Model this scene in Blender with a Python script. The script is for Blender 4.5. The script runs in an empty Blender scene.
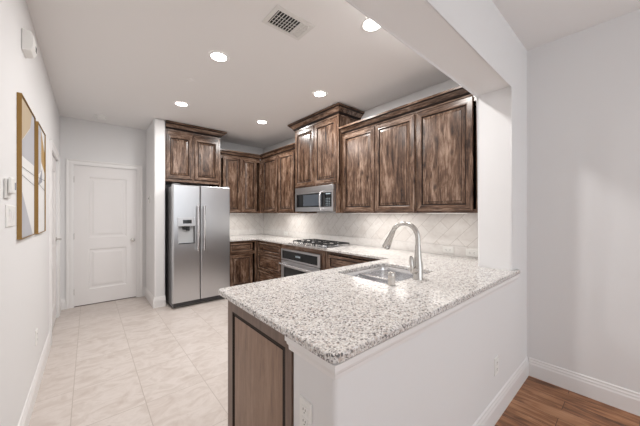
import bpy, bmesh, math, random
from mathutils import Vector, Matrix
random.seed(7)
PI = math.pi
SC = bpy.context.scene
COL = SC.collection

# ------------------------------------------------------------------ camera, sky, exposure
cam_d = bpy.data.cameras.new('camera')
cam_d.sensor_width = 36.0
cam_d.lens = 272.0 / 640.0 * 36.0
cam_d.clip_start = 0.02
cam = bpy.data.objects.new('camera', cam_d)
COL.objects.link(cam)
cam.location = (0, 0, 1.36)
cam.rotation_euler = (PI / 2, 0, -math.radians(40.37))
cam_d.shift_y = 0.0008
SC.camera = cam

SC.view_settings.view_transform = 'Standard'
SC.view_settings.look = 'None'
SC.view_settings.gamma = 1.0
SC.view_settings.use_curve_mapping = False
SC.view_settings.exposure = 0.0

world = bpy.data.worlds.new('sky')
SC.world = world
world.use_nodes = True
bg = world.node_tree.nodes['Background']
bg.inputs['Color'].default_value = (0.94, 0.97, 1.0, 1)
bg.inputs['Strength'].default_value = 1.85
CAN_W = 15.5          # watts of each recessed can
UNDER_W = 0.9         # watts of each under-cabinet strip

# ------------------------------------------------------------------ material helpers
def lin(c):
    c = c / 255.0
    return c / 12.92 if c <= 0.04045 else ((c + 0.055) / 1.055) ** 2.4
def rgb(r, g, b): return (lin(r), lin(g), lin(b), 1.0)

def new_mat(name):
    m = bpy.data.materials.new(name); m.use_nodes = True
    nt = m.node_tree
    return m, nt, nt.nodes['Principled BSDF']
def plain(name, col, rough=0.5, metal=0.0, spec=0.5, noise=0.0):
    m, nt, b = new_mat(name)
    b.inputs['Base Color'].default_value = col
    b.inputs['Roughness'].default_value = rough
    b.inputs['Metallic'].default_value = metal
    b.inputs['Specular IOR Level'].default_value = spec
    if noise:
        tc = nt.nodes.new('ShaderNodeTexCoord')
        n = nt.nodes.new('ShaderNodeTexNoise'); n.inputs['Scale'].default_value = 180
        nt.links.new(tc.outputs['Object'], n.inputs['Vector'])
        bu = nt.nodes.new('ShaderNodeBump'); bu.inputs['Strength'].default_value = noise
        bu.inputs['Distance'].default_value = 0.002
        nt.links.new(n.outputs['Fac'], bu.inputs['Height'])
        nt.links.new(bu.outputs['Normal'], b.inputs['Normal'])
    return m
def ramp(nt, stops, interp='LINEAR'):
    r = nt.nodes.new('ShaderNodeValToRGB')
    r.color_ramp.interpolation = interp
    e = r.color_ramp.elements
    while len(e) < len(stops): e.new(0.5)
    for el, (p, c) in zip(e, stops):
        el.position = p; el.color = c
    return r
def vmath(nt, op, a, b=None):
    n = nt.nodes.new('ShaderNodeVectorMath'); n.operation = op
    for i, v in enumerate((a, b)):
        if v is None: continue
        if isinstance(v, tuple): n.inputs[i].default_value = v
        else: nt.links.new(v, n.inputs[i])
    return n.outputs[0]
def fmath(nt, op, a, b=None, clamp=False):
    n = nt.nodes.new('ShaderNodeMath'); n.operation = op; n.use_clamp = clamp
    for i, v in enumerate((a, b)):
        if v is None: continue
        if isinstance(v, (int, float)): n.inputs[i].default_value = v
        else: nt.links.new(v, n.inputs[i])
    return n.outputs[0]
def mixc(nt, fac, a, b, blend='MIX'):
    n = nt.nodes.new('ShaderNodeMix'); n.data_type = 'RGBA'; n.blend_type = blend
    for sock, v in ((n.inputs[0], fac), (n.inputs[6], a), (n.inputs[7], b)):
        if isinstance(v, (int, float)): sock.default_value = v
        elif isinstance(v, tuple): sock.default_value = v
        else: nt.links.new(v, sock)
    return n.outputs[2]
def noise(nt, vec, scale, detail=4, rough=0.55, dist=0.0):
    n = nt.nodes.new('ShaderNodeTexNoise')
    n.inputs['Scale'].default_value = scale; n.inputs['Detail'].default_value = detail
    n.inputs['Roughness'].default_value = rough; n.inputs['Distortion'].default_value = dist
    nt.links.new(vec, n.inputs['Vector'])
    return n.outputs['Fac']
def rand_coord(nt):
    tc = nt.nodes.new('ShaderNodeTexCoord')
    oi = nt.nodes.new('ShaderNodeObjectInfo')
    cx = nt.nodes.new('ShaderNodeCombineXYZ')
    a = fmath(nt, 'MULTIPLY', oi.outputs['Random'], 37.0)
    nt.links.new(a, cx.inputs[0]); nt.links.new(fmath(nt, 'MULTIPLY', oi.outputs['Random'], 91.0), cx.inputs[1])
    nt.links.new(fmath(nt, 'MULTIPLY', oi.outputs['Random'], 53.0), cx.inputs[2])
    return vmath(nt, 'ADD', tc.outputs['Object'], cx.outputs[0])

def wood(name, axis, dark, mid, light, knots=True, rough=0.27, contrast=1.0):
    m, nt, b = new_mat(name)
    v = rand_coord(nt)
    s = [9.0, 9.0, 9.0]; s[axis] = 0.9
    g1 = noise(nt, vmath(nt, 'MULTIPLY', v, tuple(s)), 2.0, 8, 0.66, 0.8)
    s2 = [3.6, 3.6, 3.6]; s2[axis] = 1.3
    g2 = noise(nt, vmath(nt, 'MULTIPLY', v, tuple(s2)), 2.4, 6, 0.7, 1.0)
    s3 = [60.0, 60.0, 60.0]; s3[axis] = 7.0
    g3 = noise(nt, vmath(nt, 'MULTIPLY', v, tuple(s3)), 1.5, 4, .65)
    f = fmath(nt, 'ADD', fmath(nt, 'MULTIPLY', g1, 0.58), fmath(nt, 'MULTIPLY', g2, 0.42))
    f = fmath(nt, 'ADD', f, fmath(nt, 'MULTIPLY', fmath(nt, 'SUBTRACT', g3, 0.5), 0.30))
    s5 = [24.0, 24.0, 24.0]; s5[axis] = 2.6
    g5 = noise(nt, vmath(nt, 'MULTIPLY', v, tuple(s5)), 1.6, 5, .6, .5)
    st = ramp(nt, [(0.30, (1, 1, 1, 1)), (0.43, (0, 0, 0, 1))]); nt.links.new(g5, st.inputs[0])
    f = fmath(nt, 'SUBTRACT', f, fmath(nt, 'MULTIPLY', st.outputs[0], 0.13))
    w = 0.13 / contrast
    r = ramp(nt, [(0.5 - w, dark), (0.5, mid), (0.5 + w, light)])
    nt.links.new(f, r.inputs[0])
    c = r.outputs[0]
    if knots:
        vo = nt.nodes.new('ShaderNodeTexVoronoi'); vo.inputs['Scale'].default_value = 5.0
        s4 = [1.3, 1.3, 1.3]; s4[axis] = 0.75
        nt.links.new(vmath(nt, 'MULTIPLY', v, tuple(s4)), vo.inputs['Vector'])
        k = ramp(nt, [(0.04, (1, 1, 1, 1)), (0.16, (0, 0, 0, 1))])
        nt.links.new(vo.outputs['Distance'], k.inputs[0])
        c = mixc(nt, fmath(nt, 'MULTIPLY', k.outputs[0], 0.8), c, (dark[0] * .5, dark[1] * .5, dark[2] * .5, 1))
    nt.links.new(c, b.inputs['Base Color'])
    b.inputs['Roughness'].default_value = rough
    bu = nt.nodes.new('ShaderNodeBump'); bu.inputs['Strength'].default_value = 0.12
    bu.inputs['Distance'].default_value = 0.002
    nt.links.new(f, bu.inputs['Height']); nt.links.new(bu.outputs['Normal'], b.inputs['Normal'])
    return m

def steel(name, col, rough, axis=2):
    m, nt, b = new_mat(name)
    tc = nt.nodes.new('ShaderNodeTexCoord')
    s = [400.0, 400.0, 400.0]; s[axis] = 2.0
    n = noise(nt, vmath(nt, 'MULTIPLY', tc.outputs['Object'], tuple(s)), 1.0, 2)
    b.inputs['Base Color'].default_value = col
    b.inputs['Metallic'].default_value = 1.0
    nt.links.new(fmath(nt, 'ADD', fmath(nt, 'MULTIPLY', n, 0.015), rough), b.inputs['Roughness'])
    return m

def granite():
    m, nt, b = new_mat('granite')
    tc = nt.nodes.new('ShaderNodeTexCoord'); v = tc.outputs['Object']
    wob = nt.nodes.new('ShaderNodeTexNoise'); wob.inputs['Scale'].default_value = 60
    nt.links.new(v, wob.inputs['Vector'])
    vv = vmath(nt, 'ADD', v, vmath(nt, 'MULTIPLY', wob.outputs['Color'], (0.012, 0.012, 0.012)))
    def cells(scale):
        vo = nt.nodes.new('ShaderNodeTexVoronoi'); vo.inputs['Scale'].default_value = scale
        nt.links.new(vv, vo.inputs['Vector'])
        sp = nt.nodes.new('ShaderNodeSeparateColor'); nt.links.new(vo.outputs['Color'], sp.inputs[0])
        return sp.outputs
    a = cells(190.0); d = cells(140.0)
    r = ramp(nt, [(0.0, rgb(232, 230, 228)), (0.30, rgb(206, 202, 199)), (0.52, rgb(220, 214, 209)),
                  (0.66, rgb(178, 174, 172)), (0.80, rgb(196, 182, 172)), (0.90, rgb(136, 131, 130))], 'CONSTANT')
    nt.links.new(a[0], r.inputs[0])
    dk = ramp(nt, [(0.0, (0, 0, 0, 1)), (0.89, (1, 1, 1, 1))], 'CONSTANT')
    nt.links.new(d[1], dk.inputs[0])
    c = mixc(nt, fmath(nt, 'MULTIPLY', dk.outputs[0], 0.9), r.outputs[0], rgb(74, 68, 68))
    cl = noise(nt, v, 7.0, 4)
    cr = ramp(nt, [(0.35, (0, 0, 0, 1)), (0.7, (1, 1, 1, 1))]); nt.links.new(cl, cr.inputs[0])
    c = mixc(nt, fmath(nt, 'MULTIPLY', cr.outputs[0], 0.22), c, rgb(240, 236, 230))
    nt.links.new(c, b.inputs['Base Color'])
    b.inputs['Roughness'].default_value = 0.16
    return m

def floor_tile():
    m, nt, b = new_mat('floor_tile')
    tc = nt.nodes.new('ShaderNodeTexCoord')
    sp = nt.nodes.new('ShaderNodeSeparateXYZ'); nt.links.new(tc.outputs['Object'], sp.inputs[0])
    def grid(out, off, step):
        x = fmath(nt, 'DIVIDE', fmath(nt, 'SUBTRACT', out, off), step)
        fl = fmath(nt, 'FLOOR', x)
        fr = fmath(nt, 'ABSOLUTE', fmath(nt, 'SUBTRACT', fmath(nt, 'SUBTRACT', x, fl), 0.5))
        dist = fmath(nt, 'MULTIPLY', fmath(nt, 'SUBTRACT', 0.5, fr), step)
        return fl, fmath(nt, 'LESS_THAN', dist, 0.0022)
    fx, lx = grid(sp.outputs[0], 0.314 - 0.4035 * 20, 0.4035)
    fy, ly = grid(sp.outputs[1], 2.815 - 0.522 * 20, 0.522)
    line = fmath(nt, 'MAXIMUM', lx, ly)
    cx = nt.nodes.new('ShaderNodeCombineXYZ'); nt.links.new(fx, cx.inputs[0]); nt.links.new(fy, cx.inputs[1])
    wn = nt.nodes.new('ShaderNodeTexWhiteNoise'); wn.noise_dimensions = '2D'
    nt.links.new(cx.outputs[0], wn.inputs['Vector'])
    v = vmath(nt, 'ADD', tc.outputs['Object'], vmath(nt, 'MULTIPLY', wn.outputs['Color'], (9.0, 9.0, 9.0)))
    n = noise(nt, vmath(nt, 'MULTIPLY', v, (1.0, 1.6, 1.0)), 5.5, 8, 0.62, 1.2)
    r = ramp(nt, [(0.30, rgb(190, 177, 169)), (0.48, rgb(204, 194, 187)), (0.58, rgb(212, 203, 197)), (0.72, rgb(194, 182, 174))])
    nt.links.new(n, r.inputs[0])
    tone = mixc(nt, fmath(nt, 'MULTIPLY', wn.outputs['Value'], 0.22), r.outputs[0], rgb(197, 184, 176))
    c = mixc(nt, line, tone, rgb(178, 166, 157))
    nt.links.new(c, b.inputs['Base Color'])
    b.inputs['Roughness'].default_value = 0.34
    b.inputs['Specular IOR Level'].default_value = 0.4
    bu = nt.nodes.new('ShaderNodeBump'); bu.inputs['Strength'].default_value = 0.5; bu.inputs['Distance'].default_value = 0.002
    nt.links.new(fmath(nt, 'SUBTRACT', 1.0, line), bu.inputs['Height']); nt.links.new(bu.outputs['Normal'], b.inputs['Normal'])
    return m

def wood_floor():
    m, nt, b = new_mat('wood_floor')
    tc = nt.nodes.new('ShaderNodeTexCoord')
    mp = nt.nodes.new('ShaderNodeMapping'); mp.inputs['Rotation'].default_value = (0, 0, PI / 2)
    nt.links.new(tc.outputs['Object'], mp.inputs['Vector'])
    br = nt.nodes.new('ShaderNodeTexBrick')
    br.inputs['Scale'].default_value = 1.0; br.inputs['Brick Width'].default_value = 0.95
    br.inputs['Row Height'].default_value = 0.125; br.inputs['Mortar Size'].default_value = 0.0014
    br.inputs['Color1'].default_value = (0, 0, 0, 1); br.inputs['Color2'].default_value = (1, 1, 1, 1)
    br.inputs['Mortar'].default_value = (0.4, 0.4, 0.4, 1); br.offset = 0.37
    nt.links.new(mp.outputs[0], br.inputs['Vector'])
    sep = nt.nodes.new('ShaderNodeSeparateColor'); nt.links.new(br.outputs['Color'], sep.inputs[0])
    off = nt.nodes.new('ShaderNodeCombineXYZ')
    nt.links.new(fmath(nt, 'MULTIPLY', sep.outputs[0], 13.0), off.inputs[0]); nt.links.new(fmath(nt, 'MULTIPLY', sep.outputs[0], 29.0), off.inputs[1])
    v = vmath(nt, 'ADD', tc.outputs['Object'], off.outputs[0])
    g = noise(nt, vmath(nt, 'MULTIPLY', v, (14.0, 1.6, 1.0)), 1.6, 7, 0.62, 1.1)
    g2 = noise(nt, vmath(nt, 'MULTIPLY', v, (5.0, 2.2, 1.0)), 1.5, 4, 0.6, 0.4)
    f = fmath(nt, 'ADD', fmath(nt, 'MULTIPLY', g, 0.6), fmath(nt, 'MULTIPLY', g2, 0.4))
    f = fmath(nt, 'ADD', f, fmath(nt, 'MULTIPLY', fmath(nt, 'SUBTRACT', sep.outputs[0], 0.5), 0.10))
    r = ramp(nt, [(0.36, rgb(88, 50, 28)), (0.5, rgb(162, 110, 72)), (0.64, rgb(194, 146, 108))])
    nt.links.new(f, r.inputs[0])
    c = mixc(nt, br.outputs['Fac'], r.outputs[0], rgb(48, 28, 18))
    nt.links.new(c, b.inputs['Base Color'])
    b.inputs['Roughness'].default_value = 0.36
    return m

def splash_tile():
    m, nt, b = new_mat('splash_tile')
    tc = nt.nodes.new('ShaderNodeTexCoord')
    sp = nt.nodes.new('ShaderNodeSeparateXYZ'); nt.links.new(tc.outputs['Object'], sp.inputs[0])
    h = fmath(nt, 'ADD', sp.outputs[0], sp.outputs[1])          # along either wall
    p = fmath(nt, 'MULTIPLY', fmath(nt, 'ADD', h, sp.outputs[2]), 0.70711)
    q = fmath(nt, 'MULTIPLY', fmath(nt, 'SUBTRACT', h, sp.outputs[2]), 0.70711)
    cx = nt.nodes.new('ShaderNodeCombineXYZ')
    nt.links.new(fmath(nt, 'ADD', q, 0.11), cx.inputs[0]); nt.links.new(fmath(nt, 'ADD', p, -0.022), cx.inputs[1])
    br = nt.nodes.new('ShaderNodeTexBrick')
    br.inputs['Scale'].default_value = 1.0; br.inputs['Brick Width'].default_value = 0.36
    br.inputs['Row Height'].default_value = 0.12; br.inputs['Mortar Size'].default_value = 0.0018
    br.inputs['Color1'].default_value = (0, 0, 0, 1); br.inputs['Color2'].default_value = (1, 1, 1, 1)
    nt.links.new(cx.outputs[0], br.inputs['Vector'])
    sep = nt.nodes.new('ShaderNodeSeparateColor'); nt.links.new(br.outputs['Color'], sep.inputs[0])
    n = noise(nt, tc.outputs['Object'], 9.0, 6, 0.6, 0.8)
    r = ramp(nt, [(0.3, rgb(218, 213, 209)), (0.55, rgb(234, 231, 228)), (0.75, rgb(222, 217, 213))])
    nt.links.new(n, r.inputs[0])
    c = mixc(nt, fmath(nt, 'MULTIPLY', sep.outputs[0], 0.35), r.outputs[0], rgb(214, 206, 200))
    c = mixc(nt, br.outputs['Fac'], c, rgb(188, 182, 176))
    nt.links.new(c, b.inputs['Base Color'])
    b.inputs['Roughness'].default_value = 0.3
    return m
def splash_border():
    m, nt, b = new_mat('splash_border')
    tc = nt.nodes.new('ShaderNodeTexCoord')
    n = noise(nt, tc.outputs['Object'], 14.0, 6, 0.65, 0.6)
    r = ramp(nt, [(0.3, rgb(220, 215, 211)), (0.55, rgb(236, 233, 230)), (0.75, rgb(224, 219, 215))])
    nt.links.new(n, r.inputs[0]); nt.links.new(r.outputs[0], b.inputs['Base Color'])
    b.inputs['Roughness'].default_value = 0.25
    return m

D, Mi, L = rgb(46, 30, 22), rgb(99, 74, 58), rgb(156, 131, 114)
M = dict(
    wall=plain('wall_paint', rgb(232, 231, 231), 0.7, spec=0.25, noise=0.05),
    ceil=plain('ceiling_paint', rgb(239, 237, 236), 0.8, spec=0.2, noise=0.08),
    white=plain('white_trim', rgb(238, 236, 235), 0.38),
    door=plain('white_door', rgb(236, 233, 232), 0.42),
    plastic=plain('white_plastic', rgb(240, 239, 236), 0.35),
    slot=plain('dark_slot', rgb(60, 58, 56), 0.6),
    wz=wood('knotty_wood_upright', 2, D, Mi, L),
    wx=wood('knotty_wood_level', 0, D, Mi, L),
    glaze=plain('dark_glaze', rgb(34, 23, 18), 0.6, spec=0.15),
    panel=wood('smooth_wood', 2, rgb(108, 80, 62), rgb(142, 112, 91), rgb(166, 138, 116), False, 0.3, 0.6),
    pframe=wood('smooth_wood_frame', 2, rgb(84, 64, 53), rgb(110, 87, 74), rgb(134, 111, 97), False, 0.3, 0.6),
    carcass=plain('cabinet_inside', rgb(70, 52, 42), 0.6),
    steel=steel('stainless', (0.64, 0.65, 0.67, 1), 0.27),
    steelh=steel('stainless_level', (0.62, 0.62, 0.63, 1), 0.30, 0),
    sidesteel=plain('fridge_side', rgb(120, 120, 122), 0.45, 0.4),
    chrome=plain('brushed_nickel', (0.62, 0.60, 0.57, 1), 0.22, 1.0),
    bright=plain('polished_steel', (0.80, 0.80, 0.81, 1), 0.24, 1.0),
    black=plain('black_glass', rgb(14, 15, 17), 0.08),
    blackm=plain('black_plastic', rgb(24, 24, 25), 0.45),
    iron=plain('cast_iron', rgb(34, 33, 33), 0.55),
    granite=granite(), tile=floor_tile(), wfloor=wood_floor(), splash=splash_tile(), border=splash_border(),
    gold=plain('gold_frame', rgb(150, 116, 62), 0.42, 0.35),
    art_white=plain('art_white', rgb(232, 231, 230), 0.5),
    art_grey=plain('art_grey', rgb(184, 184, 190), 0.5),
    art_dark=plain('art_dark_grey', rgb(150, 150, 160), 0.5),
    art_tan=plain('art_tan', rgb(190, 170, 140), 0.45),
    art_gold=plain('art_gold', rgb(188, 150, 84), 0.45, 0.3),
    art_line=plain('art_line', rgb(70, 70, 74), 0.5),
    threshold=plain('bronze_threshold', rgb(92, 80, 74), 0.5, 0.3),
    vent=plain('vent_white', rgb(226, 224, 221), 0.5),
    grey_liner=plain('grey_liner', rgb(196, 198, 200), 0.45),
    glasswin=plain('oven_window', rgb(70, 76, 84), 0.12),
)
def emit(name, col, s):
    m, nt, b = new_mat(name)
    b.inputs['Base Color'].default_value = col
    b.inputs['Emission Color'].default_value = col
    b.inputs['Emission Strength'].default_value = s
    return m
M['lamp'] = emit('lamp_lens', (1.0, 0.96, 0.9, 1), 14.0)
M['lamp_dim'] = emit('strip_lens', (1.0, 0.97, 0.92, 1), 2.0)
M['digit'] = emit('display_digit', (0.35, 0.42, 0.46, 1), 0.12)

# ------------------------------------------------------------------ mesh helpers
def bm_new(): return bmesh.new()
def box(bm, x0, x1, y0, y1, z0, z1, mi=0):
    vs = [bm.verts.new(p) for p in ((x0, y0, z0), (x1, y0, z0), (x1, y1, z0), (x0, y1, z0),
                                    (x0, y0, z1), (x1, y0, z1), (x1, y1, z1), (x0, y1, z1))]
    for f in ((3, 2, 1, 0), (4, 5, 6, 7), (0, 1, 5, 4), (1, 2, 6, 5), (2, 3, 7, 6), (3, 0, 4, 7)):
        fc = bm.faces.new([vs[i] for i in f]); fc.material_index = mi
def rings(bm, loops, mi=0, cap0=False, cap1=False, closed=True, mis=None):
    """skin a list of equally long vertex loops"""
    vl = [[bm.verts.new(p) for p in lp] for lp in loops]
    n = len(vl[0])
    for k in range(len(vl) - 1):
        for i in range(n if closed else n - 1):
            j = (i + 1) % n
            f = bm.faces.new((vl[k][i], vl[k][j], vl[k + 1][j], vl[k + 1][i]))
            f.material_index = mis[k] if mis else mi
    if cap0: bm.faces.new(list(reversed(vl[0]))).material_index = mi
    if cap1: bm.faces.new(vl[-1]).material_index = mis[-1] if mis else mi
def lathe(bm, prof, c=(0, 0, 0), seg=24, mi=0, axis='Z', cap0=True, cap1=True):
    loops = []
    for r, h in prof:
        lp = []
        for i in range(seg):
            a = 2 * PI * i / seg; x, y = r * math.cos(a), r * math.sin(a)
            p = {'Z': (x, y, h), 'Y': (x, h, y), 'X': (h, x, y)}[axis]
            lp.append((p[0] + c[0], p[1] + c[1], p[2] + c[2]))
        loops.append(lp)
    rings(bm, loops, mi, cap0, cap1)
def tube(bm, pts, radii, seg=14, mi=0, caps=True, flat=1.0):
    pts = [Vector(p) for p in pts]
    if not hasattr(radii, '__len__'): radii = [radii] * len(pts)
    loops = []; up = None
    for i, p in enumerate(pts):
        t = (pts[min(i + 1, len(pts) - 1)] - pts[max(i - 1, 0)]).normalized()
        if up is None:
            up = Vector((0, 0, 1)) if abs(t.z) < 0.9 else Vector((1, 0, 0))
        up = (up - t * up.dot(t)).normalized(); sd = t.cross(up)
        loops.append([p + (up * math.cos(2 * PI * k / seg) + sd * math.sin(2 * PI * k / seg) * flat) * radii[i] for k in range(seg)])
    rings(bm, loops, mi, caps, caps)
def sweep(bm, path, prof, mi=0, dark=()):
    """profile of (out, z) swept along a 2D path with mitred corners; out is to the right of travel"""
    P = [Vector(p) for p in path]; n = len(P)
    def off(i, o):
        ds = []
        if i > 0: ds.append((P[i] - P[i - 1]).normalized())
        if i < n - 1: ds.append((P[i + 1] - P[i]).normalized())
        ns = [Vector((d.y, -d.x)) for d in ds]
        if len(ns) == 1: return P[i] + ns[0] * o
        m = (ns[0] + ns[1]).normalized()
        return P[i] + m * (o / max(0.2, m.dot(ns[0])))
    loops = []
    for i in range(n):
        lp = []
        for o, z in prof:
            q = off(i, o); lp.append((q.x, q.y, z))
        loops.append(lp)
    n0 = len(bm.faces)
    rings(bm, loops, mi, True, True)
    bm.faces.ensure_lookup_table()
    m = len(prof)
    for k in range(n - 1):
        for i in dark: bm.faces[n0 + k * m + i].material_index = 1
def finish(name, bm, mats, parent=None, bevel=0.0, smooth=False, seg=2, angle=40):
    bmesh.ops.remove_doubles(bm, verts=bm.verts, dist=1e-6)
    bmesh.ops.recalc_face_normals(bm, faces=bm.faces)
    me = bpy.data.meshes.new(name); bm.to_mesh(me); bm.free()
    o = bpy.data.objects.new(name, me); COL.objects.link(o)
    for m in (mats if isinstance(mats, (list, tuple)) else [mats]):
        me.materials.append(M[m] if isinstance(m, str) else m)
    if smooth:
        for p in me.polygons: p.use_smooth = True
        try: me.set_sharp_from_angle(angle=math.radians(angle))
        except Exception: pass
    if bevel:
        b = o.modifiers.new('bevel', 'BEVEL'); b.width = bevel; b.segments = seg
        b.limit_method = 'ANGLE'; b.angle_limit = math.radians(40)
    if parent is not None: o.parent = parent
    return o
def boxes(name, lst, mats, parent=None, bevel=0.0):
    bm = bm_new()
    for b in lst: box(bm, *b)
    return finish(name, bm, mats, parent, bevel)
def thing(name, label, cat, loc=(0, 0, 0), rot=0.0, group=None):
    o = bpy.data.objects.new(name, None); COL.objects.link(o)
    o.empty_display_size = 0.1
    o.location = loc; o.rotation_euler = (0, 0, rot)
    o['label'] = label; o['category'] = cat
    if group: o['group'] = group
    return o
def tag(o, label, cat, group=None, kind=None):
    o['label'] = label; o['category'] = cat
    if group: o['group'] = group
    if kind: o['kind'] = kind
    return o
def struct(o, label=None, cat=None):
    o['kind'] = 'structure'
    if label: o['label'] = label
    if cat: o['category'] = cat
    return o
def flat(name, outline, holes, z0, z1, mats, bevel=0.0, parent=None):
    """a slab of any outline with holes, through a filled 2D curve"""
    cu = bpy.data.curves.new(name, 'CURVE'); cu.dimensions = '2D'; cu.fill_mode = 'BOTH'
    for pts in [outline] + holes:
        s = cu.splines.new('POLY'); s.points.add(len(pts) - 1); s.use_cyclic_u = True
        for p, q in zip(s.points, pts): p.co = (q[0], q[1], 0, 1)
    cu.extrude = (z1 - z0) / 2 - bevel; cu.bevel_depth = bevel; cu.bevel_resolution = 3
    cu.offset = -bevel
    tmp = bpy.data.objects.new(name, cu); COL.objects.link(tmp)
    bpy.context.view_layer.update()
    dg = bpy.context.evaluated_depsgraph_get()
    me = bpy.data.meshes.new_from_object(tmp.evaluated_get(dg), depsgraph=dg)
    bpy.data.objects.remove(tmp); bpy.data.curves.remove(cu)
    me.transform(Matrix.Translation((0, 0, (z0 + z1) / 2)))
    me.materials.clear()
    me.materials.append(M[mats]); me.name = name
    o = bpy.data.objects.new(name, me); COL.objects.link(o)
    for p in me.polygons: p.use_smooth = False
    if parent is not None: o.parent = parent
    return o
def rrect(x0, x1, y0, y1, r, n=6):
    out = []
    for cx, cy, a0 in ((x1 - r, y1 - r, 0), (x0 + r, y1 - r, 90), (x0 + r, y0 + r, 180), (x1 - r, y0 + r, 270)):
        for k in range(n + 1):
            a = math.radians(a0 + 90 * k / n); out.append((cx + r * math.cos(a), cy + r * math.sin(a)))
    return out
def add_light(name, kind, loc, watts, size, parent=None, col=(1, 0.97, 0.93), rot=(0, 0, 0), spread=180, size_y=None):
    l = bpy.data.lights.new(name, 'AREA'); l.energy = watts; l.color = col
    l.shape = kind; l.size = size
    if size_y: l.size_y = size_y
    l.spread = math.radians(spread)
    o = bpy.data.objects.new(name, l); COL.objects.link(o)
    o.location = loc; o.rotation_euler = rot
    if parent is not None: o.parent = parent
    return o

# ------------------------------------------------------------------ the setting
XL, XR = -0.31, 2.83           # faces of the left and right walls
YH, YK = 5.30, 5.18            # face of the hall's back wall and the kitchen's
CZ = 2.74
YB = -2.6                      # the dining room opens here, behind the camera
HW0, HW1 = 0.62, 0.86          # thickness of the half wall, stub and beam

o = boxes('floor', [(XL - .14, XR + .14, HW0 + .01, YH + .14, -0.08, 0)], 'tile'); struct(o, 'large cream stone floor tiles with thin grout lines', 'floor')
o = boxes('floor_dining', [(XL - .14, XR + .14, YB, HW0 + .01, -0.08, 0)], 'wfloor'); struct(o, 'brown plank wood floor at lower right', 'floor')
o = boxes('ceiling', [(XL - .14, XR + .14, YB, YH + .14, CZ, CZ + .1)], 'ceil'); struct(o, 'flat pale ceiling over kitchen and dining room', 'ceiling')
D2A, D2B = 4.02, 4.92          # left wall door opening
o = boxes('wall_left', [(XL - .14, XL, YB, D2A, 0, CZ), (XL - .14, XL, D2B, YH, 0, CZ), (XL - .14, XL, D2A, D2B, 2.05, CZ)], 'wall'); struct(o, 'long white wall on the left carrying two pictures', 'wall')
o = boxes('wall_right', [(XR, XR + .14, YB, YH + .14, 0, CZ)], 'wall'); struct(o, 'plain pale wall on the right', 'wall')
D1A, D1B = -0.165, 0.592       # back wall door opening
o = boxes('wall_back', [(XL - .14, D1A, YH, YH + .14, 0, CZ), (D1B, 0.86, YH, YH + .14, 0, CZ), (D1A, D1B, YH, YH + .14, 2.07, CZ)], 'wall'); struct(o, 'pale wall around the far white door', 'wall')
o = boxes('wall_kitchen', [(0.86, XR, YK, YK + .26, 0, CZ)], 'wall'); struct(o, 'wall behind refrigerator and corner cabinets', 'wall')
o = boxes('wall_partition', [(0.72, 0.86, 4.53, YH, 0, CZ)], 'wall', bevel=0.018); struct(o, 'narrow white wall between the far door and refrigerator', 'wall')
def soften(bm, test, w):
    es = [e for e in bm.edges if test(e.verts[0].co, e.verts[1].co)]
    bmesh.ops.bevel(bm, geom=es, offset=w, segments=4, profile=.5, affect='EDGES')
# half wall, stub and beam of the opening
def edge_on(a, b):
    if abs(a.y - b.y) > 1e-4: return False
    on = lambda k, v: abs(a[k] - v) < 1e-4 and abs(b[k] - v) < 1e-4
    return on(2, 2.32) or on(0, 2.42) or on(0, .59)
bm = bm_new()
box(bm, .59, XR, HW0, HW1, 0, .900)
soften(bm, edge_on, .018)
o = finish('wall_half', bm, 'wall'); struct(o, 'white half wall under the granite peninsula counter', 'half wall')
bm = bm_new()
prof = [(2.42, .900), (2.42, 2.32), (XL, 2.32), (XL, CZ), (XR, CZ), (XR, .900)]
rings(bm, [[(x, HW0, z) for x, z in prof], [(x, HW1, z) for x, z in prof]], 0, True, True)
soften(bm, edge_on, .018)
o = finish('wall_beam', bm, 'wall'); struct(o, 'white column and dropped beam framing the kitchen opening', 'beam')

BASE = [(0, 0), (0.016, 0), (0.016, 0.100), (0.012, 0.112), (0.012, 0.122), (0.007, 0.132), (0.007, 0.143), (0, 0.150)]
def baseboard(name, path, label):
    bm = bm_new(); sweep(bm, path, BASE)
    o = finish(name, bm, 'white'); struct(o, label, 'baseboard')
baseboard('baseboard_left', [(XL, YB), (XL, D2A - .09)], 'white baseboard along the left wall')
baseboard('baseboard_left_end', [(XL, D2B + .09), (XL, YH), (D1A - .085, YH)], 'short white baseboard in the far left corner')
baseboard('baseboard_partition', [(D1B + .085, YH), (0.72, YH), (0.72, 4.53), (0.86, 4.53)], 'white baseboard wrapping the narrow wall beside the refrigerator')
baseboard('baseboard_half', [(0.59, 0.874), (0.59, HW0), (XR, HW0)], 'white baseboard along the half wall')
baseboard('baseboard_right', [(XR, HW0 - .016), (XR, YB)], 'white baseboard along the right wall')
bm = bm_new()
sweep(bm, [(0.59, 0.868), (0.59, HW0), (2.50, HW0)], [(0, .9005), (.027, .9005), (.027, .882), (.020, .877), (.017, .866), (.010, .858), (.008, .842), (0, .838)])
o = finish('trim_1', bm, 'white'); struct(o, 'white moulding under the granite edge of the half wall', 'trim')

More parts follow.
